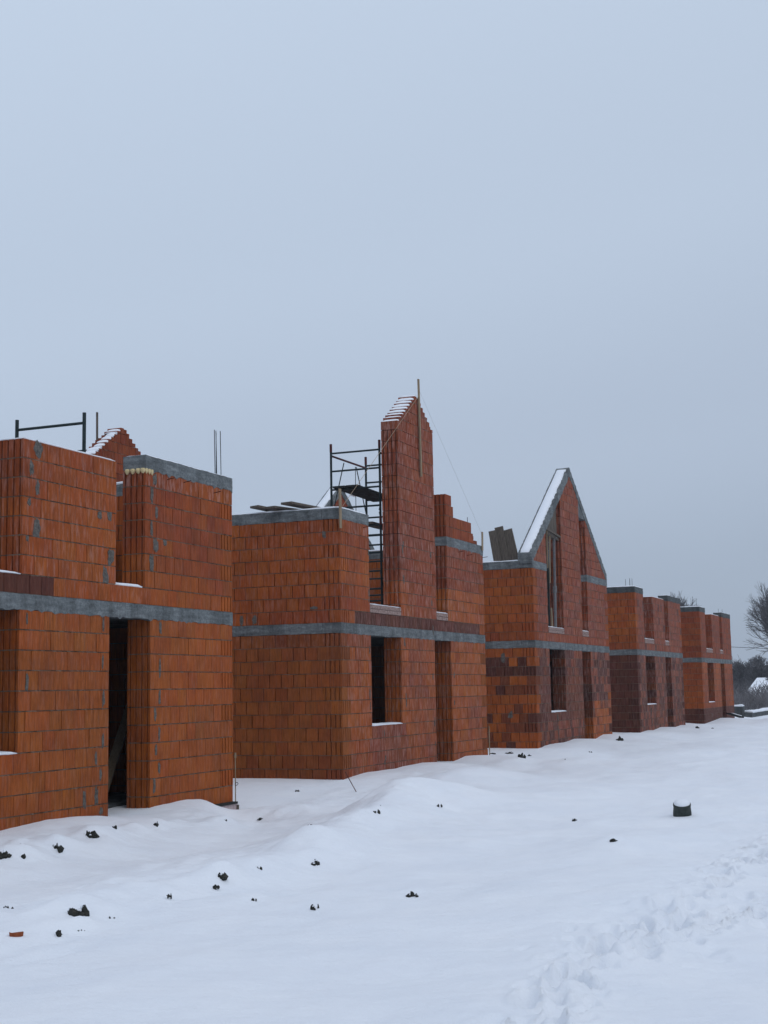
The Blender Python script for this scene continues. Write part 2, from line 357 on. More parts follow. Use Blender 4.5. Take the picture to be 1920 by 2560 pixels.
def block(mb, x0, x1, y0, y1, z0, z1, tone, g=''):
    """one clay block; g lists grooved faces: w e (x ends) s n (y ends)"""
    j = lambda: rnd.uniform(-.0025, .0025)
    x0 += j(); x1 += j(); y0 += j()
    mb.tone = tone; mb.mat = 0
    S = groove_pts((x0, y0), (x1, y0), (0, 1), 4) if 's' in g else [(x0, y0), (x1, y0)]
    E = groove_pts((x1, y0), (x1, y1), (-1, 0), 4) if 'e' in g else [(x1, y0), (x1, y1)]
    Nn = [(x1, y1), (x0, y1)]
    W = groove_pts((x0, y1), (x0, y0), (1, 0), 4) if 'w' in g else [(x0, y1), (x0, y0)]
    mb.prism(S[:-1]+E[:-1]+Nn[:-1]+W[:-1], z0, z1)
def cuts(a, b, step, off):
    xs = [a]; x = a+off
    while x < b-.07: xs.append(x); x += step
    xs.append(b); return xs
def ribbon(mb, fixed, a, b, z, axis, out, amp=.011, p=.8):
    """uneven line of squeezed-out bed mortar, 3 mm proud of the face"""
    mb.mat = 1; n = max(2, int((b-a)/.035)); st = (b-a)/n; o = fixed+out*.0025; i0 = fixed-out*.012
    run = rnd.random() < p; k = 0; up = dn = .004; skip = 0
    u0 = amp*rnd.random(); d0 = amp*rnd.random()
    for k in range(n):
        if rnd.random() < .16: run = rnd.random() < p*.8
        u1 = amp*rnd.uniform(-.5, .75)+.001; d1 = amp*rnd.uniform(-.4, 1)+.001
        if run:
            s, e = a+k*st, a+(k+1)*st; v = len(mb.v)
            P = (lambda q, w, zz: (q, w, zz)) if axis == 'x' else (lambda q, w, zz: (w, q, zz))
            mb.v += [P(s, o, z-d0), P(e, o, z-d1), P(e, o, z+u1), P(s, o, z+u0), P(s, i0, z-d0), P(e, i0, z-d1), P(e, i0, z+u1), P(s, i0, z+u0)]
            mb.tone = (1, 1, 1, 0)
            mb.face([v, v+1, v+2, v+3]); mb.face([v+3, v+2, v+6, v+7]); mb.face([v+1, v, v+4, v+5])
        u0, d0 = u1, d1
HB = .015
def wall_x(mb, a, b, z0, n, ch, y0, y1, tone, k0=0, left='corner', right='corner', off=None, face=True, rib=1.0, step=.25, yr=None):
    """wall along x. left/right: corner (quoin bonded), jamb (grooved block ends), butt"""
    south = y0
    for k in range(n):
        z = z0+k*ch; par = (k+k0) % 2; aa, bb = a, b
        if left == 'corner' and par: aa = a+T
        if right == 'corner' and par: bb = b-T
        o = (.25 if par == 0 else .125+.25*(left != 'corner')*0) if off is None else off[par]
        if left == 'corner' and par: o = .25
        xs = cuts(aa, bb, step, o)
        for i in range(len(xs)-1):
            g = ''
            if left == 'jamb' and i == 0: g += 'w'
            if left == 'corner' and i == 0 and not par: g += 'w'
            if right == 'jamb' and i == len(xs)-2: g += 'e'
            if right == 'corner' and i == len(xs)-2 and not par: g += 'e'
            g_ = rnd.choice((.0008, .0015, .0025, .005))
            e0 = .0 if i == 0 else g_; e1 = .0 if i == len(xs)-2 else g_
            dy = rnd.uniform(-.003, .003)
            block(mb, xs[i]+e0, xs[i+1]-e1, y0+dy, y1, z+HB*.5, z+ch-HB*.5, tone(xs[i], z, k), g)
        mb.mat = 1; mb.tone = (1, 1, 1, 0); mb.box(a+.007, b-.007, y0+.009, y1-.009, z-HB*.6, z+HB*.6)
        if face: ribbon(mb, south, a+.005, b-.005, z, 'x', -1, p=rib)
    mb.mat = 2; mb.tone = (1, 1, 1, 0)
    mb.mat = 3; mb.box(a+.034, b-.034, y0+.034, y1-.034, z0-.004, z0+n*ch-.006)
def wall_y(mb, x0, x1, y0, y1, z0, n, ch, tone, k0=0, face=-1, rib=.6, zcap=None):
    """side wall along y between the front and rear walls, bonded into both; face -1: its x0 side is dressed"""
    for k in range(n):
        z = z0+k*ch; par = (k+k0) % 2
        aa = y0 if par else y0+T; bb = y1 if par else y1-T
        ys = cuts(aa, bb, .25, .25)
        for i in range(len(ys)-1):
            g = ''
            if par and i == 0: g = 's'
            g_ = rnd.choice((.003, .005, .007, .009))
            e0 = 0 if i == 0 else g_; e1 = 0 if i == len(ys)-2 else g_
            dx = rnd.uniform(-.003, .003)
            block(mb, x0+dx, x1, ys[i]+e0, ys[i+1]-e1, z+HB*.5, z+ch-HB*.5, tone(ys[i], z, k), g)
        mb.mat = 1; mb.tone = (1, 1, 1, 0); mb.box(x0+.008, x1-.008, y0+T-.01, y1-T+.01, z-HB*.6, z+HB*.6)
        if face: ribbon(mb, x0 if face < 0 else x1, y0+.3, y1-.05, z, 'y', face, amp=.007, p=rib)
    mb.mat = 2; mb.tone = (1, 1, 1, 0)
    mb.mat = 3; mb.box(x0+.034, x1-.034, y0+T*.5, y1-T*.5, z0-.004, z0+n*ch-.006)
WM = [M['brick'], M['mortar'], M['smear'], M['core']]

def smear(mb, x, z, w, h, y=0.0, axis='x'):
    """grout rubbed over a vertical joint: ragged patch about 5 mm thick"""
    mb.mat = 2; mb.tone = (1, 1, 1, 0); n = 14; b = len(mb.v)
    for yy, q in ((y-.006, .88), (y+.004, 1.05)):
        for i in range(n):
            t = 2*math.pi*i/n; c, s = math.cos(t), math.sin(t)
            r = (abs(c)**4+abs(s)**4)**-.25*q*rnd.uniform(.55, 1.1)
            p = (x+c*r*w*.5, yy, z+s*r*h*.5)
            mb.v.append(p if axis == 'x' else (p[1], p[0], p[2]))
    mb.face(list(range(b, b+n)))
    for i in range(n):
        j = (i+1) % n; mb.face([b+i, b+n+i, b+n+j, b+j])

def rough_beam(mb, p0, p1, w, h, side, amp=.006, step=.07, drip=0.0):
    """cast beam between p0 and p1 (bottom outer edge), width w towards side, height h, edges uneven from the shuttering"""
    p0 = Vector(p0); p1 = Vector(p1); side = Vector(side); up = Vector((0, 0, 1)); n = max(2, int((p1-p0).length/step)); rings = []
    sec = [(0, 0), (0, .3), (0, .34), (0, .66), (0, .7), (0, 1), (.25, 1), (.75, 1), (1, 1), (1, 0), (.5, 0)]
    tw = 0
    for i in range(n+1):
        p = p0.lerp(p1, i/n); ring = []
        tw += rnd.uniform(-.3, .3)*amp; tw *= .9
        for k, (s, t) in enumerate(sec):
            q = p+side*(s*w)+up*(t*h)
            lip = -.004 if k in (1, 2) else 0
            dz = rnd.uniform(-1, 1)*amp*.8+(-abs(rnd.gauss(0, 1))*drip if (t == 0 and s == 0) else 0)
            ring.append(q+side*(rnd.uniform(-.6, .6)*amp+tw+lip)+up*dz+Vector((rnd.uniform(-1, 1)*amp*.5, 0, 0)))
        rings.append(ring)
    mb.loft(rings)
def snow_strip(mb, p0, p1, w, h, side, over=.012, step=.09):
    p0 = Vector(p0); p1 = Vector(p1); side = Vector(side); up = Vector((0, 0, 1)); n = max(3, int((p1-p0).length/step)); rings = []
    sec = [(0, -.25), (-.03, .35), (.03, .8), (.2, 1), (.5, 1.08), (.8, 1), (.97, .8), (1.03, .35), (1, -.25)]
    for i in range(n+1):
        e = 1.0 if 0 < i < n else .45
        p = p0.lerp(p1, i/n); f = h*(1+.6*float(vn(np.array(p.x*2.3+p.y*2.3), np.array(p.y*1.1+3))))
        rings.append([p+side*(s*w)+up*(t*f*(e if t > 0 else 1)+rnd.uniform(-.003, .003)) for s, t in sec])
    mb.loft(rings)

def house(i, X0, z0, ch2, top, labels, cfg):
    W, D = 8.30, 7.88
    root = empty('brick_house', (X0, 0, z0), labels, 'house', 'unfinished brick houses standing in the row')
    tn = cfg['tone']
    ch1 = .25; zb = 2.75; zu = 2.94; n2 = 8; zt = zu+n2*ch2          # storey levels
    # ---- ground floor front wall with window and door openings
    mb = MB()
    t1 = lambda x, z, k: tn('side' if x < .01 else 'front', x, z)
    wall_x(mb, 0, 4.88, -.25, 5, ch1, 0, T, t1, k0=1, right='jamb')
    wall_x(mb, 5.91, W, -.25, 5, ch1, 0, T, t1, k0=1, left='jamb', off=(.25, .30))
    wall_x(mb, 0, 1.38, 1.0, 7, ch1, 0, T, t1, k0=0, right='jamb')
    wall_x(mb, 2.94, 4.88, 1.0, 7, ch1, 0, T, t1, k0=0, left='jamb', right='jamb', off=(.25, .14))
    wall_x(mb, 5.91, W, 1.0, 7, ch1, 0, T, t1, k0=0, left='jamb', off=(.25, .30))
    # ---- upper front wall
    t2 = lambda x, z, k: tn('side' if x < .01 and z > 3 else 'upper', x, z)
    wall_x(mb, 0, W, zu, 1, ch2, 0, T, t2, k0=1)
    wall_x(mb, 0, 1.35, zu+ch2, n2-1, ch2, 0, T, t2, k0=0, right='jamb')
    nB = {2: 7, 3: 7}.get(i, n2-1)
    wall_x(mb, 2.97, 5.03, zu+ch2, nB, ch2, 0, T, t2, k0=0, left='jamb', right='jamb', off=(.25, .125))
    wall_x(mb, 5.76, W, zu+ch2, n2-1, ch2, 0, T, t2, k0=0, left='jamb', off=(.25, .30))
    for (x, z, w, h) in cfg.get('smears', []): smear(mb, x, z, w, h)
    if i != 1:
        for _ in range(26):
            seg = rnd.choice([(1.28, 1.1, 4.8), (3.12, 1.0, 4.8), (4.78, .2, 4.7), (6.05, .2, 4.8), (2.0, .2, .9)])
            smear(mb, seg[0]+rnd.uniform(-.05, .05), rnd.uniform(seg[1], seg[2]), rnd.uniform(.03, .08), rnd.uniform(.1, .24))
    f = mb.build('brick_wall', WM, root)
    # ---- side walls
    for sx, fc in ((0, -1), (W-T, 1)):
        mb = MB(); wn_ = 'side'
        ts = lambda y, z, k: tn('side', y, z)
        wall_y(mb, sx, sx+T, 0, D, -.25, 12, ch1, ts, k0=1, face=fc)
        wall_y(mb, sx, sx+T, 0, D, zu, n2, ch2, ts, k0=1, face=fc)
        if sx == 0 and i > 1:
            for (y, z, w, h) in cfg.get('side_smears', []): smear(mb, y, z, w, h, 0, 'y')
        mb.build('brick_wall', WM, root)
    # ---- rear wall
    mb = MB()
    tr_ = lambda x, z, k: tn('rear', x, z)
    wall_x(mb, 0, W, -.25, 12, ch1, D-T, D, tr_, k0=1, face=False)
    wall_x(mb, 0, W, zu, n2, ch2, D-T, D, tr_, k0=1, face=(i == 2))
    def rake(x, apex, slope=.70, cx=4.12): return apex-slope*abs(x-cx)
    def gable_rows(mb, xa, xb, zs, y0, y1, apex, tone, cx=4.12, sliver=.125, cut=0.0):
        k = 0; z = zs
        while z < apex-.05:
            # the full-height part of the course, then cut blocks stepping down the rake
            xs = cuts(xa, xb, .25, .25 if k % 2 else .125)
            for a, b in zip(xs[:-1], xs[1:]):
                lo = min(rake(a, apex, cx=cx), rake(b, apex, cx=cx))-cut; hi = max(rake(a, apex, cx=cx), rake(b, apex, cx=cx))-cut
                g = ('w' if a == xa else '')+('e' if b == xb else '')
                if lo >= z+ch2: block(mb, a+.002, b-.002, y0, y1, z+.006, z+ch2-.006, tone(a, z, k), g)
                elif hi > z+.05:
                    ns = max(1, round((b-a)/sliver)); st = (b-a)/ns
                    for q in range(ns):
                        xm0 = a+q*st; xm1 = xm0+st; t = min(z+ch2, min(rake(xm0, apex, cx=cx), rake(xm1, apex, cx=cx))-cut+rnd.uniform(0, .03))
                        if t > z+.03: block(mb, xm0+.001, xm1-.001, y0+rnd.uniform(-.004, .01), y1, z+.006, t, tone(a, z, k), '')
            L = [x for x in np.arange(xa, xb, .05) if rake(x, apex, cx=cx)-cut > z+.03]
            if L: ribbon(mb, y0, min(L), max(L), z, 'x', -1, p=.9)
            mb.mat = 2; mb.tone = (1, 1, 1, 0)
            if z+ch2 < apex-cut:
                L = [x for x in np.arange(xa, xb+.01, .02) if rake(x, apex, cx=cx)-cut > z+ch2]
                mb.mat = 3
                if len(L) > 2: mb.box(max(xa+.022, min(L)), min(xb-.022, max(L)), y0+.034, y1-.034, z, z+ch2-.004)
            z += ch2; k += 1
    if i == 2:
        gable_rows(mb, 0, W, zt, D-T, D, 8.02, tr_)
    if i == 3:
        gable_rows(mb, .1, W-.1, zt+.2, D-T, D, 8.16, tr_, cut=.2)
    mb.build('brick_wall', WM, root)
    # ---- ring beam between the storeys
    mb = MB(); o = .006
    rough_beam(mb, (-o, -o, zb), (W+o, -o, zb), T, zu-zb, (0, 1, 0), drip=.012)
    rb = mb.build('ring_beam', M['concrete'], root)
    mb = MB(); rough_beam(mb, (-o, T, zb+.001), (-o, D, zb+.001), T, zu-zb-.002, (1, 0, 0), drip=.006)
    mb.build('ring_beam', M['concrete'], root)
    mb = MB(); rough_beam(mb, (W-T, T, zb+.001), (W-T, D, zb+.001), T, zu-zb-.002, (1, 0, 0))
    mb.build('ring_beam', M['concrete'], root)
    mb = MB(); mb.box(T+.003, W-T-.003, T+.003, D-T, zb+.01, zu-.02); mb.build('floor_slab', M['dark_concrete'], root)
    mb = MB(); mb.box(T+.004, W-T-.004, T+.25, D-T-.004, -.3, .15); mb.build('floor_slab', M['dark_concrete'], root)  # dark ground-floor slab, added to stop snow bounce brightening the rooms
    mb = MB(); mb.box(T+.003, W-T-.003, D-T-.001, D, zb, zu-.004); mb.build('ring_beam', M['concrete'], root)
    # ---- top beams
    hb = top; TB = MB(); mt = M['dark_concrete'] if i >= 4 else M['concrete']
    if i > 1:
        rough_beam(TB, (-o, -o, zt), (1.35, -o, zt), T, hb, (0, 1, 0), drip=.01)
    else:
        rough_beam(TB, (-o, -o, zt), (1.35, -o, zt), T, hb, (0, 1, 0), drip=.01)
    rough_beam(TB, (-o, T, zt), (-o, D, zt), T+o, hb, (1, 0, 0), drip=.005)
    ta = TB.build('top_beam', mt, root)
    TB = MB()
    rough_beam(TB, (5.76, -o, zt), (W+o, -o, zt), T, hb, (0, 1, 0), drip=.02)
    rough_beam(TB, (W-T, T, zt), (W-T, D, zt), T, hb, (1, 0, 0), drip=.005)
    tb = TB.build('top_beam', mt, root)
    if i not in (2, 3):
        TB = MB(); rough_beam(TB, (T, D-T, zt), (W-T, D-T, zt), T, hb, (0, 1, 0)); TB.build('top_beam', mt, root)
    # ---- snow lying on every ledge
    S = MB(); h = .035
    if i != 3: snow_strip(S, (.02, .02, zt+hb), (1.33, .02, zt+hb), T-.05, h, (0, 1, 0))
    snow_strip(S, (.01, (.03 if i != 3 else T), zt+hb), (.01, D, zt+hb), T-.03, h, (1, 0, 0))
    snow_strip(S, (W-T, (.03 if i != 3 else T), zt+hb), (W-T, D, zt+hb), T-.03, h, (1, 0, 0))
    if i in (1, 4, 5):
        snow_strip(S, (5.80, .03, zt+hb), (W-.03, .03, zt+hb), T-.06, h*.7, (0, 1, 0))
        snow_strip(S, (2.98, .02, zt), (5.02, .02, zt), T-.04, h*.8, (0, 1, 0))
        if i != 1: snow_strip(S, (T, D-T, zt+hb), (W-T, D-T, zt+hb), T, h, (0, 1, 0))
    sz = zu+ch2+(.165 if i > 1 else 0)
    snow_strip(S, (1.36, .01, sz), (2.96, .01, sz), T-.03, .022+.01*(i == 1), (0, 1, 0))
    snow_strip(S, (5.04, .01, sz), (5.75 if i > 1 else 5.70, .01, sz), T-.03, .025+.015*(i == 1), (0, 1, 0))
    snow_strip(S, (1.40, .0, 1.0), (2.93, .0, 1.0), T-.02, .035, (0, 1, 0))
    S.box(T+.02, W-T-.02, T+.02, D-T-.02, zu-.025, zu+.05)
    # ---- low courses of small solid brick under the upper windows
    if i > 1:
        for xa, xb in ((1.36, 2.965), (5.035, 5.755)):
            mb = MB(); z = zu+ch2
            for k in range(2):
                xs = cuts(xa, xb, .25, .25 if k else .125)
                for a, b in zip(xs[:-1], xs[1:]):
                    mb.tone = (1, 1, 1, 0); mb.box(a+.004, b-.004, -.004+rnd.uniform(-.004, .004), T-.01, z+.006, z+.077)
                mb.mat = 0; mb.box(xa+.01, xb-.01, .012, T-.02, z, z+.08)
                z += .0825
            tag(mb.build('window_sill', M['palebrick'], root), 'pale frosted brick courses under the upper opening')
    # ---- gables
    if i == 2:
        mb = MB(); cx = 4.09
        gable_rows(mb, 2.97, 5.03, zu+ch2*8, 0, T, 8.04, t2, cx=cx, sliver=.11)
        mb.build('gable_pier', WM, root)
        x = 2.98
        while x < 4.0:                                              # snow on each step of the left rake
            z = rake(x, 8.04, cx=cx)-.015; snow_strip(S, (x, .02, z), (x+.13, .02, z+.055), T-.03, .05, (0, 1, 0), step=.05); x += .125
        snow_strip(S, (4.0, .04, 7.99), (4.16, .04, 7.99), T-.05, .03, (0, 1, 0), step=.05)
        mb = MB(); z = zt+hb
        for xe in (7.62, 7.49, 6.27, 6.15):
            wall_x(mb, 5.76, xe, z, 1, .244, 0, T, lambda x, z, k: jit(RED, .08, .1), left='jamb', right='butt'); z += .244
        for xe, zz in ((7.80, zt+hb), (7.70, zt+hb+.1), (7.95, zt+hb-.0)):
            block(mb, xe-.16, xe, .02, T-.03, zz+.004, zz+.09, jit(PINK), '')
        mb.build('brick_wall', WM, root)
        x = .3
        while x < 4.0:
            z = rake(x, 8.02)-.02; snow_strip(S, (x, D-T+.02, z), (x+.165, D-T+.02, z+.08), T-.03-rnd.uniform(0, .15), .06, (0, 1, 0), step=.06); x += .155
        mb = MB(); mb.board((3.62, D+.02, 7.0), (3.60, D+.02, 8.30), .05, .03, (0, 1, 0)); mb.build('wooden_lath', M['plank'], root)
    if i == 3:
        cx = 4.12; ap = 8.20
        for yy, nm in ((0, 'gable_beam'), (D-T, 'gable_beam')):
            for s in (-1, 1):
                mb = MB(); n = 60; rings = []
                for q in range(n+1):
                    x = cx+s*4.17*q/n if s > 0 else cx-4.17*q/n
                    z = rake(x, ap); j = lambda a=.007: rnd.uniform(-a, a)
                    r = [(x, yy-.008+j(), z-.26+j(.014)-max(0, rnd.gauss(0, .01))), (x, yy-.012+j(), z-.18+j()), (x, yy-.006+j(), z-.09+j()), (x, yy-.008+j(), z+j()), (x, yy+T/2, z+j()), (x, yy+T+.01+j(), z+j()), (x, yy+T+.01+j(), z-.26+j())]
                    rings.append(r if s > 0 else r[::-1])
                mb.loft(rings); mb.build(nm, M['concrete'], root)
            n = 46; rings = []
            for q in range(n+1):
                x = cx-.10-4.02*q/n; z = rake(x, ap); hh = .045+.02*float(vn(np.array(x*2.), np.array(1.)))
                e = .2 if q in (0, n) else 1
                ys = [(yy+.05+rnd.uniform(-.02, .03), -.02), (yy+.075+rnd.uniform(-.015, .03), hh*.8*e), (yy+.2, hh*1.1*e), (yy+T-.06, hh*e), (yy+T-.015, -.02)]
                rings.append([(x, a, z+b) for a, b in ys][::-1])
            S.loft(rings)
        mb = MB()
        gable_rows(mb, .05, 1.35, zt+hb, 0, T, ap, t2, cx=cx, cut=.2)
        gable_rows(mb, 2.97, 5.03, zt, 0, T, ap, t2, cx=cx, cut=.2)
        gable_rows(mb, 5.76, W-.05, zt+hb, 0, T, ap, t2, cx=cx, cut=.2)
        mb.build('gable_wall', WM, root)
        mb = MB(); mb.prism([(5.03, .01), (5.77, .01), (5.77, T-.02), (5.03, T-.02)], 6.80, 6.82, ztops=[7.40, 6.88, 6.88, 7.40]); mb.build('lintel', M['concrete'], root)
        # shuttering held up by telescopic props within the thickness of the tall opening
        mb = MB(); mb.board((1.40, .12, 6.12), (3.0, .12, 6.00), .22, .05); mb.board((1.60, .12, 6.03), (3.0, .12, 5.93), .10, .08)
        for q in range(5): mb.board((1.72+q*.26, .12, 6.10), (1.72+q*.26, .12, 6.24+.185*q), .25, .03, (0, 1, 0))
        tag(mb.build('formwork', M['plank'], root), 'weathered boards of gable shuttering in the tall opening')
        for x1_, x2_, py in ((2.60, 2.42, .10), (2.95, 2.85, .22)):
            X = lambda z: x2_+(x1_-x2_)*(z-3.2)/2.75
            mb = MB(); mb.bar((X(5.95), py, 5.95), (X(4.45), py, 4.45), .030, 10); mb.bar((X(4.5), py, 4.5), (X(3.2), py, 3.2), .040, 10); mb.bar((X(4.38), py, 4.38), (X(4.55), py, 4.55), .058, 10)
            mb.bar((X(4.4)-.12, py, 4.42), (X(4.4)+.12, py, 4.42), .012, 6); mb.box(X(5.95)-.07, X(5.95)+.07, py-.07, py+.07, 5.945, 5.96)
            mb.build('prop', M['prop'], root)
        mb = MB(); mb.board((1.86, .14, 6.0), (1.80, .14, 3.3), .06, .14, (0, 1, 0)); mb.build('wooden_post', M['dplank'], root)
        for p_, q_, w_ in (((2.02, .07, 5.95), (1.90, .07, 4.6), .04), ((1.66, .05, 6.05), (1.64, .05, 5.0), .03), ((1.98, .08, 3.9), (2.02, .08, 3.3), .06)):
            mb = MB(); mb.board(p_, q_, w_, .03, (0, 1, 0)); mb.build('wooden_lath', M['lath'], root)
    S.build('snow_cap', M['snow'], root, smooth=True)
    # ---- reinforcement bars left sticking out of the top beams, and tie rods
    for (x, y, z1, lean) in cfg.get('rebar', []):
        mb = MB(); mb.bar((x, y, zt+hb-.03), (x+lean, y+lean*.3, z1), .007, 6); b = mb.build('rebar', M['bar'], tb if x > 4 else ta)
    for (x, z) in cfg.get('ties', []):
        mb = MB(); mb.bar((x, .03, z), (x-.03, -.14, z+.015), .007, 6); mb.build('tie_rod', M['rust'], root)
    return root

def pick(*cw):
    r = rnd.random()*sum(w for c, w in cw)
    for c, w in cw:
        r -= w
        if r <= 0: return c
    return cw[-1][0]
def blend(c1, c2, x, z, bias=0.0, k=1.5):
    t = min(1, max(0, .5+bias+k*float(vn(np.array(x*.8+7), np.array(z*1.1+3)))+rnd.uniform(-.22, .22)))
    return tuple(a*t+b*(1-t) for a, b in zip(c1, c2))
def tone1(part, x, z):
    if part == 'front': return jit(blend(ORANGE, OB, x, z, .2), .06, .12)
    if part == 'upper':
        if z < 3.0 and x < 3.45: return jit(DARK, .12, .05)
        if x > 5.7: return jit(blend(RED, ORANGE, x, z, .35 if z > 3.8 else -.3), .07, .45 if z > 4.6 else .1)
        return jit(blend(RED, ORANGE, x, z, .1), .07, .25)
    return jit(ORANGE)
def tone2(part, x, z):
    if part == 'front':
        if 1.2 < x < 3.1 and z < 1.0: return jit(PINK, .12, .45)
        return jit(blend(ORANGE, PINK, x, z, .3), .08, .35)
    if part == 'upper':
        if z < 3.0: return jit(DARK if x > .45 else ORANGE, .2, .3)
        if x < 1.4: return jit(blend(ORANGE, RED, x, z, -.1), .07, .5 if z > 4.5 else .2)
        if x < 5.1: return jit(blend(PINK, RED, x, z, .1) if z > 3.7 else blend(ORANGE, RED, x, z, .2), .09, .45)
        return jit(blend(RED, PINK, x, z) if z > 3.7 else ORANGE, .08, .4)
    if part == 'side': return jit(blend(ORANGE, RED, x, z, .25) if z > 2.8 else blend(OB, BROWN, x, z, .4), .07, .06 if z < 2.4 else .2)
    return jit(RED, .12, .15)
def tone3(part, x, z):
    if part == 'front':
        if x > 5.8: return jit(pick((DARK, 4), (PINK, 2)) if z > 1.0 else pick((ORANGE, 3), (BROWN, 1)), .15, .4)
        return jit(pick((DARK, 5), (BROWN, 2), (PINK, 2)) if (z > 1.9 or z < .6) else blend(DARK, BROWN, x, z), .14, .4)
    if part == 'upper': return jit(pick((PINK, 4), (RED, 2)) if z > 3.0 else RED, .12, .4)
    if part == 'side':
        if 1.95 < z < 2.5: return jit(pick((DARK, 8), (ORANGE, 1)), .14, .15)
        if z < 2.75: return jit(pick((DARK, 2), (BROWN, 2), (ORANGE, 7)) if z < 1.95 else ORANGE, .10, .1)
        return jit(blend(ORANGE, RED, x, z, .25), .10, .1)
    return jit(RED, .12, .15)
def tone4(part, x, z):
    if part == 'front': return jit(pick((DARK, 3), (PINK, 2), (BROWN, 1)), .14, .5)
    if part == 'upper': return jit(pick((PINK, 4), (RED, 2), (DARK, .6)), .13, .4)
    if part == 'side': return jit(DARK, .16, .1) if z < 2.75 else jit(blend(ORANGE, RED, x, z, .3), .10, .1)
    return jit(RED, .12, .15)
def tone5(part, x, z):
    if part == 'front': return jit(blend(RED, ORANGE, x, z) if z > .7 else DARK, .10, .35)
    if part == 'upper': return jit(pick((PINK, 4), (RED, 3)), .12, .2)
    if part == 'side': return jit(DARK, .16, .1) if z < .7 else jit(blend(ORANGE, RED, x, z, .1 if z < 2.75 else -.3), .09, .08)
    return jit(RED, .12, .15)

PA = [(3.27, 4.79, 0.18, 0.22), (3.14, 4.53, 0.1, 0.22), (3.27, 4.3, 0.1, 0.22), (3.1, 4.1, 0.09, 0.11), (3.26, 3.77, 0.16, 0.28), (3.07, 3.63, 0.07, 0.09), (4.63, 4.09, 0.12, 0.12), (4.87, 4.11, 0.13, 0.16), (4.91, 3.56, 0.17, 0.24), (4.77, 3.29, 0.18, 0.26), (6.01, 4.76, 0.11, 0.19), (5.94, 4.53, 0.09, 0.25), (6.06, 4.29, 0.09, 0.23), (5.93, 4.05, 0.08, 0.25), (6.05, 3.81, 0.14, 0.23), (5.94, 3.54, 0.13, 0.25), (6.29, 3.87, 0.12, 0.1), (3.09, 2.64, 0.04, 0.17), (4.74, 2.62, 0.05, 0.23), (4.73, 2.13, 0.05, 0.25), (3.11, 1.86, 0.07, 0.26), (4.76, 1.63, 0.07, 0.25), (4.75, 1.08, 0.06, 0.22), (4.59, 0.85, 0.06, 0.22), (4.7, 0.64, 0.07, 0.2), (4.34, 0.31, 0.07, 0.29), (4.61, 0.36, 0.09, 0.26), (4.72, 0.16, 0.09, 0.12), (6.18, 2.63, 0.07, 0.22), (6.16, 2.05, 0.07, 0.33), (6.16, 1.64, 0.07, 0.22), (6.04, 1.4, 0.08, 0.24), (6.15, 1.11, 0.07, 0.22), (6.07, 0.9, 0.07, 0.18), (6.15, 0.64, 0.07, 0.19), (6.03, 0.39, 0.07, 0.23)]
SS = [(.33, 4.60, .1, .16), (1.82, 3.04, .10, .22), (2.1, 3.04, .09, .22), (.55, 3.23, .2, .08)]
XH = [11.08, 23.53, 35.99, 48.33, 60.92]
h1 = house(1, XH[0], 0, .244, .20, 'nearest unfinished brick house at the left edge, with a doorway and flat-topped upper piers', dict(tone=tone1, smears=PA,
    rebar=[(8.12, .2, 5.86, -.05), (8.21, .22, 5.86, -.06), (8.17, .12, 5.84, -.05), (8.24, .25, 5.85, .0)], ties=[(6.36, 4.81), (6.83, 4.83), (7.73, 4.78)]))
h2 = house(2, XH[1], 0, .244, .20, 'unfinished brick house with a tall stepped gable pier left free-standing in its middle', dict(tone=tone2, side_smears=SS,
    rebar=[(7.82, .2, 5.76, -.02), (7.95, .2, 5.52, -.02), (8.0, .15, 5.30, 0)], ties=[(1.09, 4.82), (6.56, 4.80), (7.15, 4.77), (8.28, 4.81)]))
h3 = house(3, XH[2], -.01, .244, .20, 'unfinished brick house with a complete pointed gable capped by a concrete rake', dict(tone=tone3, side_smears=[(.9, 2.5, .14, .3), (.75, .95, .16, .22)], ties=[]))
h4 = house(4, XH[3], -.01, .25, .20, 'unfinished dark red brick house right after the one with the pointed gable', dict(tone=tone4,
    rebar=[(.2, .35, 5.42, 0), (.22, .2, 5.40, 0), (.1, .18, 5.44, -.02), (.12, .1, 5.43, 0), (7.5, .2, 5.36, -.03)], ties=[]))
h5 = house(5, XH[4], -.12, .25, .20, 'farthest unfinished brick house at the right end of the row', dict(tone=tone5,
    rebar=[(.15, .30, 5.60, -.02), (.15, .14, 5.52, 0), (6.2, .2, 5.34, -.02), (7.3, .2, 5.36, -.02)], ties=[]))

# extra parts of single houses
def part(name, mat, root, fn, smooth=False, label=None):
    mb = MB(); fn(mb); o = mb.build(name, mat, root, smooth)
    if label: o['label'] = label
    return o
def foam(mb):
    for k, (x, y) in enumerate([(5.755, .03), (5.755, .11), (5.755, .20), (5.755, .29), (5.80, -.005), (5.87, -.008), (5.94, -.008)]):
        rings = []
        for t, r in ((0, .75), (.35, 1), (.7, .8), (1, .35)):
            rings.append([(x-.012+math.cos(a)*.035*r*rnd.uniform(.85, 1.15), y+math.sin(a)*.040*r*(.4 if y < 0 else 1), 4.90-.075*t*rnd.uniform(.9, 1.1)) for a in [2*math.pi*q/9 for q in range(9)]])
        mb.loft(rings)
part('mounting_foam', M['foam'], h1, foam, True)
part('prop', M['dplank'], h1, lambda m: m.board((7.05, 1.5, 4.75), (6.55, 1.35, 3.3), .09, .07))
def inner1(m):
    wall_x(m, 5.2, W1-.385, 2.96, 5, .244, 1.95, 2.07, lambda x, z, k: jit(BROWN), left='butt', right='butt')
W1 = 8.30
part('partition_wall', WM, h1, inner1)
part('snow_cap', M['snow'], h1, lambda m: snow_strip(m, (5.2, 1.95, 4.18), (7.9, 1.95, 4.18), .12, .03, (0, 1, 0)), True)
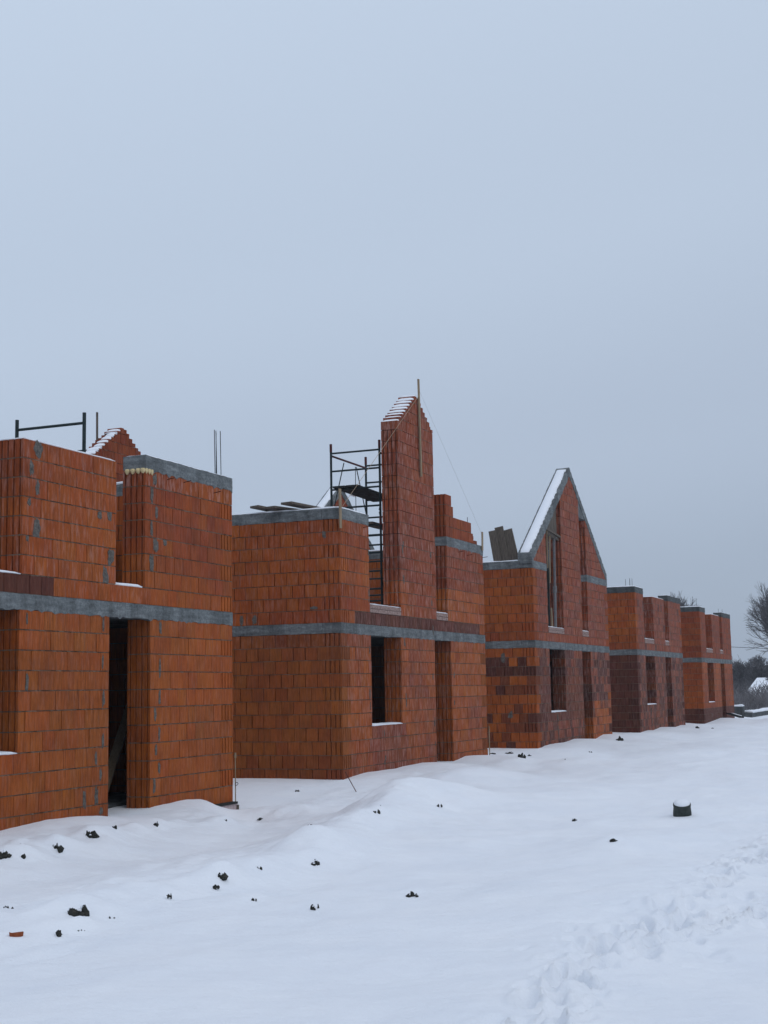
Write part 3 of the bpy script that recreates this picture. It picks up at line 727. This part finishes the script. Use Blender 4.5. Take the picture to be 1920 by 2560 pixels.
part('wooden_board', M['lath'], h1, lambda m: m.board((6.1, .9, .3), (8.0, 1.5, 2.0), .14, .03))
for hh in (h1, h2, h3, h4, h5):
    part('plinth', M['concrete'], hh, lambda m: (m.box(.004, 8.296, -.012, .2, -.6, -.245), m.box(-.012, .3, .2, 7.8, -.6, -.246), m.box(8.0, 8.312, .2, 7.8, -.6, -.246)))
# sheathed corner of the first house, a conduit and its loop of wire
part('insulation_board', M['board'], h1, lambda m: m.box(7.55, 8.34, -.06, -.015, -.6, -.03))
part('insulation_board', M['dplank'], h1, lambda m: m.box(7.35, 8.30, -.09, -.012, -.028, .004))
part('conduit', M['lath'], h1, lambda m: (m.bar((8.335, -.03, -.35), (8.325, -.03, .70), .008, 8), m.bar((8.325, -.03, .67), (8.325, -.03, .75), .018, 8)))
part('wire_loop', M['bar'], h1, lambda m: [m.bar((8.33+.045*math.cos(a), -.05, .27+.022*math.sin(a)), (8.33+.045*math.cos(a+.53), -.05, .27+.022*math.sin(a+.53)), .005, 5) for a in [i*.52 for i in range(12)]])
part('wooden_lath', M['plank'], h1, lambda m: m.board((8.33, -.07, -.5), (8.33, -.07, -.05), .05, .02, (0, 1, 0)))
part('conduit', M['lath'], h2, lambda m: m.bar((8.34, -.03, -.4), (8.33, -.03, .78), .013, 8))
part('wooden_lath', M['lath'], h2, lambda m: m.board((-.03, -.03, 4.70), (-.045, -.03, 5.44), .085, .02, (0, 1, 0)))
part('wooden_lath', M['lath'], h2, lambda m: m.board((4.18, -.04, 6.24), (4.13, -.04, 8.38), .062, .03, (0, 1, 0)))
part('wooden_lath', M['lath'], h2, lambda m: m.board((8.20, -.03, 4.98), (8.22, -.03, 5.43), .09, .02, (0, 1, 0)))

# ------------------------------------------------------------------ strings
def strand(name, pts, r, mat, label, cat, sag=0.0):
    mb = MB(); P = []
    for a, b in zip(pts[:-1], pts[1:]):
        for k in range(12): P.append(Vector(a).lerp(Vector(b), k/12)-Vector((0, 0, sag*4*(k/12)*(1-k/12))))
    P.append(Vector(pts[-1]))
    for a, b in zip(P[:-1], P[1:]): mb.bar(a, b, r, 5)
    o = mb.build(name, mat); return tag(o, label, cat)
strand('mason_line', [(27.66, -.055, 8.03), (23.50, -.05, 5.08)], .0045, M['string'], 'pale string stretched from the tall gable lath down to the left corner lath', 'string')
strand('mason_line', [(27.68, -.06, 8.10), (31.75, -.05, 5.30)], .0016, M['prop'], 'thin string from the gable lath down right to a short lath', 'string')

# ------------------------------------------------------------------ scaffolds
def tube(name, parent, segs, r=.024, mat='steel', label=None):
    mb = MB()
    for p, q in segs: mb.bar(p, q, r, 8)
    o = mb.build(name, M[mat], parent)
    if label: o['label'] = label
    return o
def tower(x, y, L, Wd, zb, ztop, label, rungs, red_at=()):
    r = empty('scaffold_tower', (x, y, zb), label, 'scaffolding', 'steel scaffold towers inside the houses')
    for sx in (0, L):
        for sy in (0, Wd): tube('post', r, [((sx, sy, 0), (sx, sy, ztop-zb))], .027)
        for z in rungs: tube('rung', r, [((sx, 0, z-zb), (sx, Wd, z-zb))], .021)
        for z in red_at:
            for sy in (0, Wd): tube('coupling', r, [((sx, sy, z-zb-.13), (sx, sy, z-zb+.05))], .031, 'redsteel')
    return r
t2 = tower(27.40, .80, 1.92, 1.16, 2.99, 7.02, 'dark green scaffold tower with a plank deck beside the stepped gable pier', (6.86, 6.46, 6.05, 5.64, 5.22, 5.0, 4.62, 4.22, 3.84, 3.58), (7.02, 5.34))
tube('guard_rail', t2, [((0, 1.16, 3.82), (1.92, 1.16, 3.82))], .024, 'redsteel')
tube('guard_rail', t2, [((0, 0, 3.80), (1.92, 0, 3.80))], .024)
tube('guard_rail', t2, [((0, 1.16, 2.2), (1.92, 1.16, 2.2))], .020)
for z0_, z1_ in ((2.65, 3.75), (2.6, 1.4), (1.3, .2)):
    tube('brace', t2, [((0, 1.13, z0_-.1), (.62, 1.13, z1_))], .012); tube('brace', t2, [((1.92, 1.13, z0_-.1), (1.3, 1.13, z1_))], .012)
    tube('brace', t2, [((0, .03, z0_-.1), (.62, .03, z1_))], .012)
tube('brace', t2, [((1.25, 1.13, 3.75), (1.25, 1.13, 2.1))], .008)
for k, yy in enumerate((.62, .93)):
    mb = MB(); mb.board((-.12, yy, 3.10), (2.12, yy, 3.06), .28, .045); mb.build('deck_board', M['dplank'], t2)
mb = MB(); mb.board((-.1, .3, 2.27), (2.0, .3, 2.27), .3, .05); mb.build('deck_board', M['plank'], t2)
mb = MB(); snow_strip(mb, (0.0, .80, 3.12), (2.0, .80, 3.085), .26, .02, (0, 1, 0)); mb.build('snow_cap', M['snow'], t2, True)
t1 = tower(14.50, .8, 1.98, 1.18, 2.99, 5.72, 'dark green scaffold frame rising above the nearest house', (5.57, 5.16, 4.75, 4.34, 3.93, 3.5), ())
b = MB(); b.box(0, .25, 0, .38, 0, .12); o = b.build('brick', WM); o.location = (28.75, 1.75, 6.11); tag(o, 'loose dark brick left on the scaffold deck', 'brick')

# ------------------------------------------------------------------ loose planks
def plank(p, q, w, t, label, group, up=(0, 0, 1), mat='plank'):
    mb = MB(); P = Vector(p); o_ = [Vector(p)-P, Vector(q)-P]; mb.board(o_[0], o_[1], w, t, up)
    o = mb.build('wooden_plank', M[mat]); o.location = P; return tag(o, label, 'plank', group)
g = 'loose planks on the wall top of the stepped gable house'
plank((23.36, 1.72, 5.205), (24.15, 1.42, 5.145), .24, .04, 'leftmost plank lying low across the concrete wall top, its end tilted up', g)
plank((23.33, 1.36, 5.165), (24.25, 1.12, 5.17), .24, .04, 'middle plank of the three lying across the concrete wall top', g)
plank((23.33, 1.02, 5.225), (24.35, .80, 5.20), .26, .04, 'top plank of the three, lying over the others across the concrete wall top', g)
g = 'boards leaning upright at the eave of the pointed gable house'
plank((36.12, 1.02, 5.10), (36.12, 1.15, 5.96), .22, .04, 'left and lowest of the three boards leaning beside the pointed gable', g, (1, 0, 0))
plank((36.17, .82, 5.11), (36.17, .98, 6.06), .24, .04, 'middle and tallest of the three boards leaning beside the pointed gable', g, (1, 0, 0))
plank((36.22, .57, 5.12), (36.22, .75, 5.98), .26, .04, 'right board of the three leaning beside the pointed gable', g, (1, 0, 0))

# ------------------------------------------------------------------ things lying in the snow
def lump(name, w, h, mat, seed, snow=True):
    """ragged half-buried clod: several broken lumps grown together, snow lodged on top"""
    r = random.Random(seed); mb = MB(); k = 2+int(w > .05)*2+int(w > .08)*3+int(w > .12)*3
    for q in range(k):
        cx = r.uniform(-.42, .42)*w; cy = r.uniform(-.22, .22)*w; s = w*r.uniform(.11, .25)*(1.3 if q == 0 else 1); hh = h*r.uniform(.25, .95)*(1-abs(cx)/w)
        n = 8; rings = []
        for t, f in ((-1.0, .8), (0, 1.0), (.5, r.uniform(.6, .95)), (.95, r.uniform(.2, .5))):
            ox, oy = r.uniform(-.3, .3)*s, r.uniform(-.3, .3)*s
            rings.append([(cx+ox+math.cos(a)*s*f*r.uniform(.65, 1.25), cy+oy+math.sin(a)*s*f*r.uniform(.65, 1.2), hh*t+r.uniform(-.12, .12)*h) for a in [2*math.pi*j/n for j in range(n)]])
        mb.mat = 0; mb.loft(rings)
        if snow and q % 4 == 1:
            mb.mat = 1; rr = []
            for t, f in ((.60, .8), (.95, .62), (1.10, .2)):
                rr.append([(cx+math.cos(a)*s*f*r.uniform(.7, 1.2), cy+s*.2+math.sin(a)*s*f, hh*t) for a in [2*math.pi*j/8 for j in range(8)]])
            mb.loft(rr)
    return mb.build(name, [M[mat], M['snow']])
for k, (X_, Y_, w, h, lab) in enumerate(CL):
    x, y = X_, Y_; z = float(drifts(np.array([x]), np.array([y]), H(np.array([x]), np.array([y])))[0])
    o = lump('soil_clod', max(.045, w*.88), min(max(h, .03), max(.028, w*.62)), 'soil', 100+k, w > .075); o.location = (x, y, z+.006); o.rotation_euler[2] = rnd.uniform(-.4, .4)-1.17
    tag(o, lab, 'clod', 'frozen soil clods poking through the snow')
X_, Y_ = 8.30, -4.40; x, y, z = settle(X_, Y_)
mb = MB(); n = 9; rings = []
for rr_, zz in ((.055, -.05), (.075, -.01), (.085, .035), (.075, .037), (.06, .0)):
    rings.append([(math.cos(math.pi+math.pi*q/n)*rr_, math.sin(math.pi+math.pi*q/n)*rr_*.9, zz) for q in range(n+1)])
mb.loft(rings, cap=False, closed=False); mb.loft([[(-.07, 0, .03), (.075, 0, .038), (.06, -.01, -.05), (-.04, -.01, -.05)], [(-.07, -.06, .032), (.07, -.05, .04), (.055, -.05, -.05), (-.04, -.05, -.05)]])
o = mb.build('clay_shard', M['clay']); o.scale = (.6, .7, 1.0); o.location = (x, y, z); o.rotation_euler[2] = YAW*-1+.1; tag(o, 'orange broken piece of clay block in the bottom left snow', 'clay shard')
# black pipe stub
X_, Y_ = 18.45, -7.15; x, y, z = settle(X_, Y_)
r = empty('pipe_stub', (x, y, z+.035), 'black plastic pipe stub with a snow cap standing in the open snow', 'pipe')
r.scale = (.82, .82, .82); r.rotation_euler = Matrix.Rotation(math.radians(19), 4, Vector((RR.x*.98-F_.x*.2, RR.y*.98-F_.y*.2, 0))).to_euler()
mb = MB(); n = 32; P = [(.150, -.35), (.146, 0), (.136, .10), (.138, .105), (.142, .13), (.140, .15), (.128, .157), (.122, .15), (.122, .10)]
mb.loft([[(math.cos(2*math.pi*q/n)*a, math.sin(2*math.pi*q/n)*a, b) for q in range(n)] for a, b in P]); mb.build('pipe', M['pipe'], r, True)
mb = MB(); mb.loft([[(math.cos(2*math.pi*q/n)*a, math.sin(2*math.pi*q/n)*a, b) for q in range(n)] for a, b in ((.121, .12), (.128, .160), (.120, .185), (.09, .203), (.05, .212), (.01, .215))]); mb.build('snow_cap', M['snow'], r, True)
# leaning rod
mb = MB(); mb.bar((0, 0, -.1), (.18, .35, .33), .007, 6); o = mb.build('steel_rod', M['rust']); o.location = (22.0, -1.0, hz(22.0, -1.0)); tag(o, 'thin rusty rod leaning in the snow before the stepped gable house corner', 'rod')
# tilted snowy board at the last doorway
mb = MB(); mb.board((-.1, .1, .10), (.42, -.42, -.10), .35, .05); mb.mat = 1; mb.board((.0, .0, .10), (.36, -.36, -.035), .26, .05); o = mb.build('wooden_board', [M['dplank'], M['snow']]); o.location = (65.9, -.35, .22)
tag(o, 'dark snow-covered board tipped down from the doorway of the farthest house', 'board')

# ------------------------------------------------------------------ foundation beyond the row
r = empty('foundation', (74.9, 0, -.6), 'low concrete foundation wall of the next house beyond the row', 'foundation')
part('foundation_wall', M['dark_concrete'], r, lambda m: m.box(0, .4, .41, 8, 0, 1.10))
part('foundation_wall', M['dark_concrete'], r, lambda m: m.box(0, 9, 0, .4, 0, .76))
part('snow_cap', M['snow'], r, lambda m: (snow_strip(m, (0, .42, 1.10), (0, 8, 1.10), .4, .08, (1, 0, 0)), snow_strip(m, (.4, 0, .76), (9, 0, .76), .4, .10, (0, 1, 0)), m.box(.4, 9, .42, 8, .4, .72)), True)

# ------------------------------------------------------------------ trees
def tree_mesh(seed, Hh, spread, depth=6, twig=.013):
    r = random.Random(seed); mb = MB()
    def grow(p, d, L, rad, lev):
        segs = 3 if lev < 3 else 2; q = p
        for s in range(segs):
            d2 = (d+Vector((r.gauss(0, .13), r.gauss(0, .13), r.gauss(0.03, .08)))).normalized()
            e = q+d2*(L/segs); r1 = rad*(1-.22*s/segs)
            mb.bar(q, e, max(r1, twig), 5 if lev < 2 else 3, max(rad*(1-.22*(s+1)/segs), twig*.8)); q = e; d = d2
            if (lev > 0 or s > 0) and lev < depth and r.random() < .75: child(q, d, L, rad, lev)
        if lev < depth:
            for _ in range(3): child(q, d, L, rad, lev)
    def child(q, d, L, rad, lev):
        a = r.uniform(0, 2*math.pi); s = r.uniform(.30, .85)*spread
        t = d.cross(Vector((0, 0, 1)) if abs(d.z) < .9 else Vector((1, 0, 0))).normalized(); u = d.cross(t)
        nd = (d+(t*math.cos(a)+u*math.sin(a))*s+Vector((0, 0, .10))).normalized()
        grow(q, nd, L*r.uniform(.66, .90), rad*.58, lev+1)
    grow(Vector((0, 0, 0)), Vector((0, 0, 1)), Hh*.17, Hh*.020, 0)
    return mb
def tree(x, y, Hh, seed, spread, label, depth=6, group='bare trees beyond the row of houses', twig=.013):
    root = empty('bare_tree', (x, y, hz(x, y)-.05), label, 'tree', group)
    mb = tree_mesh(seed, Hh, spread, depth, twig)
    tm = MB(); tm.bar((0, 0, -.4), (0, 0, Hh*.05), Hh*.026, 8, Hh*.020)
    tm.build('trunk', M['bark'], root)
    mb.build('crown', M['bark'], root)
    return root
tree(119.0, 2.7, 15.0, 5, .78, 'tallest bare tree at the right edge, its twigs reaching over the wire', 6, twig=.009)
tree(178.5, 12.8, 8.0, 8, 1.0, 'bare tree behind the tallest one at the right edge', 5, twig=.02)
tree(148.3, 11.3, 6.2, 9, .9, 'small bare tree with a forked trunk just right of the farthest house', 5, twig=.016)
tree(148.5, 9.6, 6.0, 12, .9, 'low bare tree between the forked tree and the tallest one', 5, twig=.016)
tree(147.1, 18.4, 16.5, 21, .8, 'bare tree whose top shows above the roofs of the last two houses', 6, twig=.014)
tree(124.0, 4.4, 6.4, 31, .8, 'short bushy tree standing under the crown of the tallest one', 5, twig=.012)
def thicket(seed, box, n, h, rad, mat, name, lab):
    r = random.Random(seed); mb = MB(); (xa, xb, ya, yb) = box
    for _ in range(n):
        x = r.uniform(xa, xb); y = r.uniform(ya, yb); z = hz(x, y)-.05; hh = h*r.uniform(.45, 1.1)*(1+.3*math.sin(y*.9+x*.3)); lean = Vector((r.gauss(0, .25), r.gauss(0, .25), 1)).normalized()
        p = Vector((x, y, z)); q = p+lean*hh*.5; e = q+(lean+Vector((r.gauss(0, .3), r.gauss(0, .3), 0))).normalized()*hh*.5
        mb.bar(p, q, rad, 3); mb.bar(q, e, rad*.8, 3)
        for _ in range(2):
            s = p.lerp(e, r.uniform(.3, .9)); mb.bar(s, s+Vector((r.gauss(0, .3), r.gauss(0, .3), r.uniform(.2, .6)))*hh*.35, rad*.7, 3)
    return tag(mb.build(name, M[mat]), lab, 'undergrowth', kind='stuff')
thicket(1, (86, 96, -4, 7), 2600, 1.3, .012, 'reed', 'dry_weeds', 'pale frosted weeds and reeds along the field edge')
thicket(2, (100, 112, -4, 12), 2400, 1.5, .017, 'bark', 'bramble_hedge', 'dark tangled hedge behind the frosted weeds')
thicket(3, (150, 190, 2, 34), 2600, 3.6, .026, 'bark', 'far_thicket', 'grey mass of far saplings behind the hedge')
# wire
strand('power_line', [(92, 20, 5.6), (98, 2.0, 4.0), (106, -20, 4.9)], .016, M['bar'], 'overhead wire running from behind the farthest house to the right edge', 'wire', sag=.1)
# distant sheds with snowy roofs
def shed(x, y, L, Wd, h, rh, rz, label):
    r = empty('shed', (x, y, -.2), label, 'shed', 'distant sheds with snowy roofs', rz)
    part('wall', M['plank'], r, lambda m: m.box(-L/2, L/2, -Wd/2, Wd/2, 0, h))
    part('roof', M['snow'], r, lambda m: m.loft([[(s*L/2*1.05, -Wd*.58, h-.1), (s*L/2*1.05, 0, h+rh), (s*L/2*1.05, Wd*.58, h-.1)] for s in (-1, 1)]))
shed(140, 4.2, 9, 8, .5, 1.9, 1.35, 'low shed with a steep snowy roof behind the bare trees at the right edge')
shed(205, 19.6, 8, 6, 2.2, .9, 1.3, 'small far shed whose snowy roof shows as a pale strip among the trees')

# ------------------------------------------------------------------ cold misty air
mb = MB(); mb.box(-320, 620, -320, 620, -3.5, 24); hzo = mb.build('haze', bpy.data.materials.new('haze_air'))
hm = hzo.data.materials[0]; hm.use_nodes = True; hn = hm.node_tree.nodes; hn.clear()
vo = hn.new('ShaderNodeVolumePrincipled'); ho = hn.new('ShaderNodeOutputMaterial'); hm.node_tree.links.new(vo.outputs[0], ho.inputs['Volume'])
vo.inputs['Color'].default_value = (.86, .92, 1, 1); vo.inputs['Density'].default_value = .0006; vo.inputs['Anisotropy'].default_value = .3
tag(hzo, 'thin cold haze over the building site', 'haze', kind='stuff')
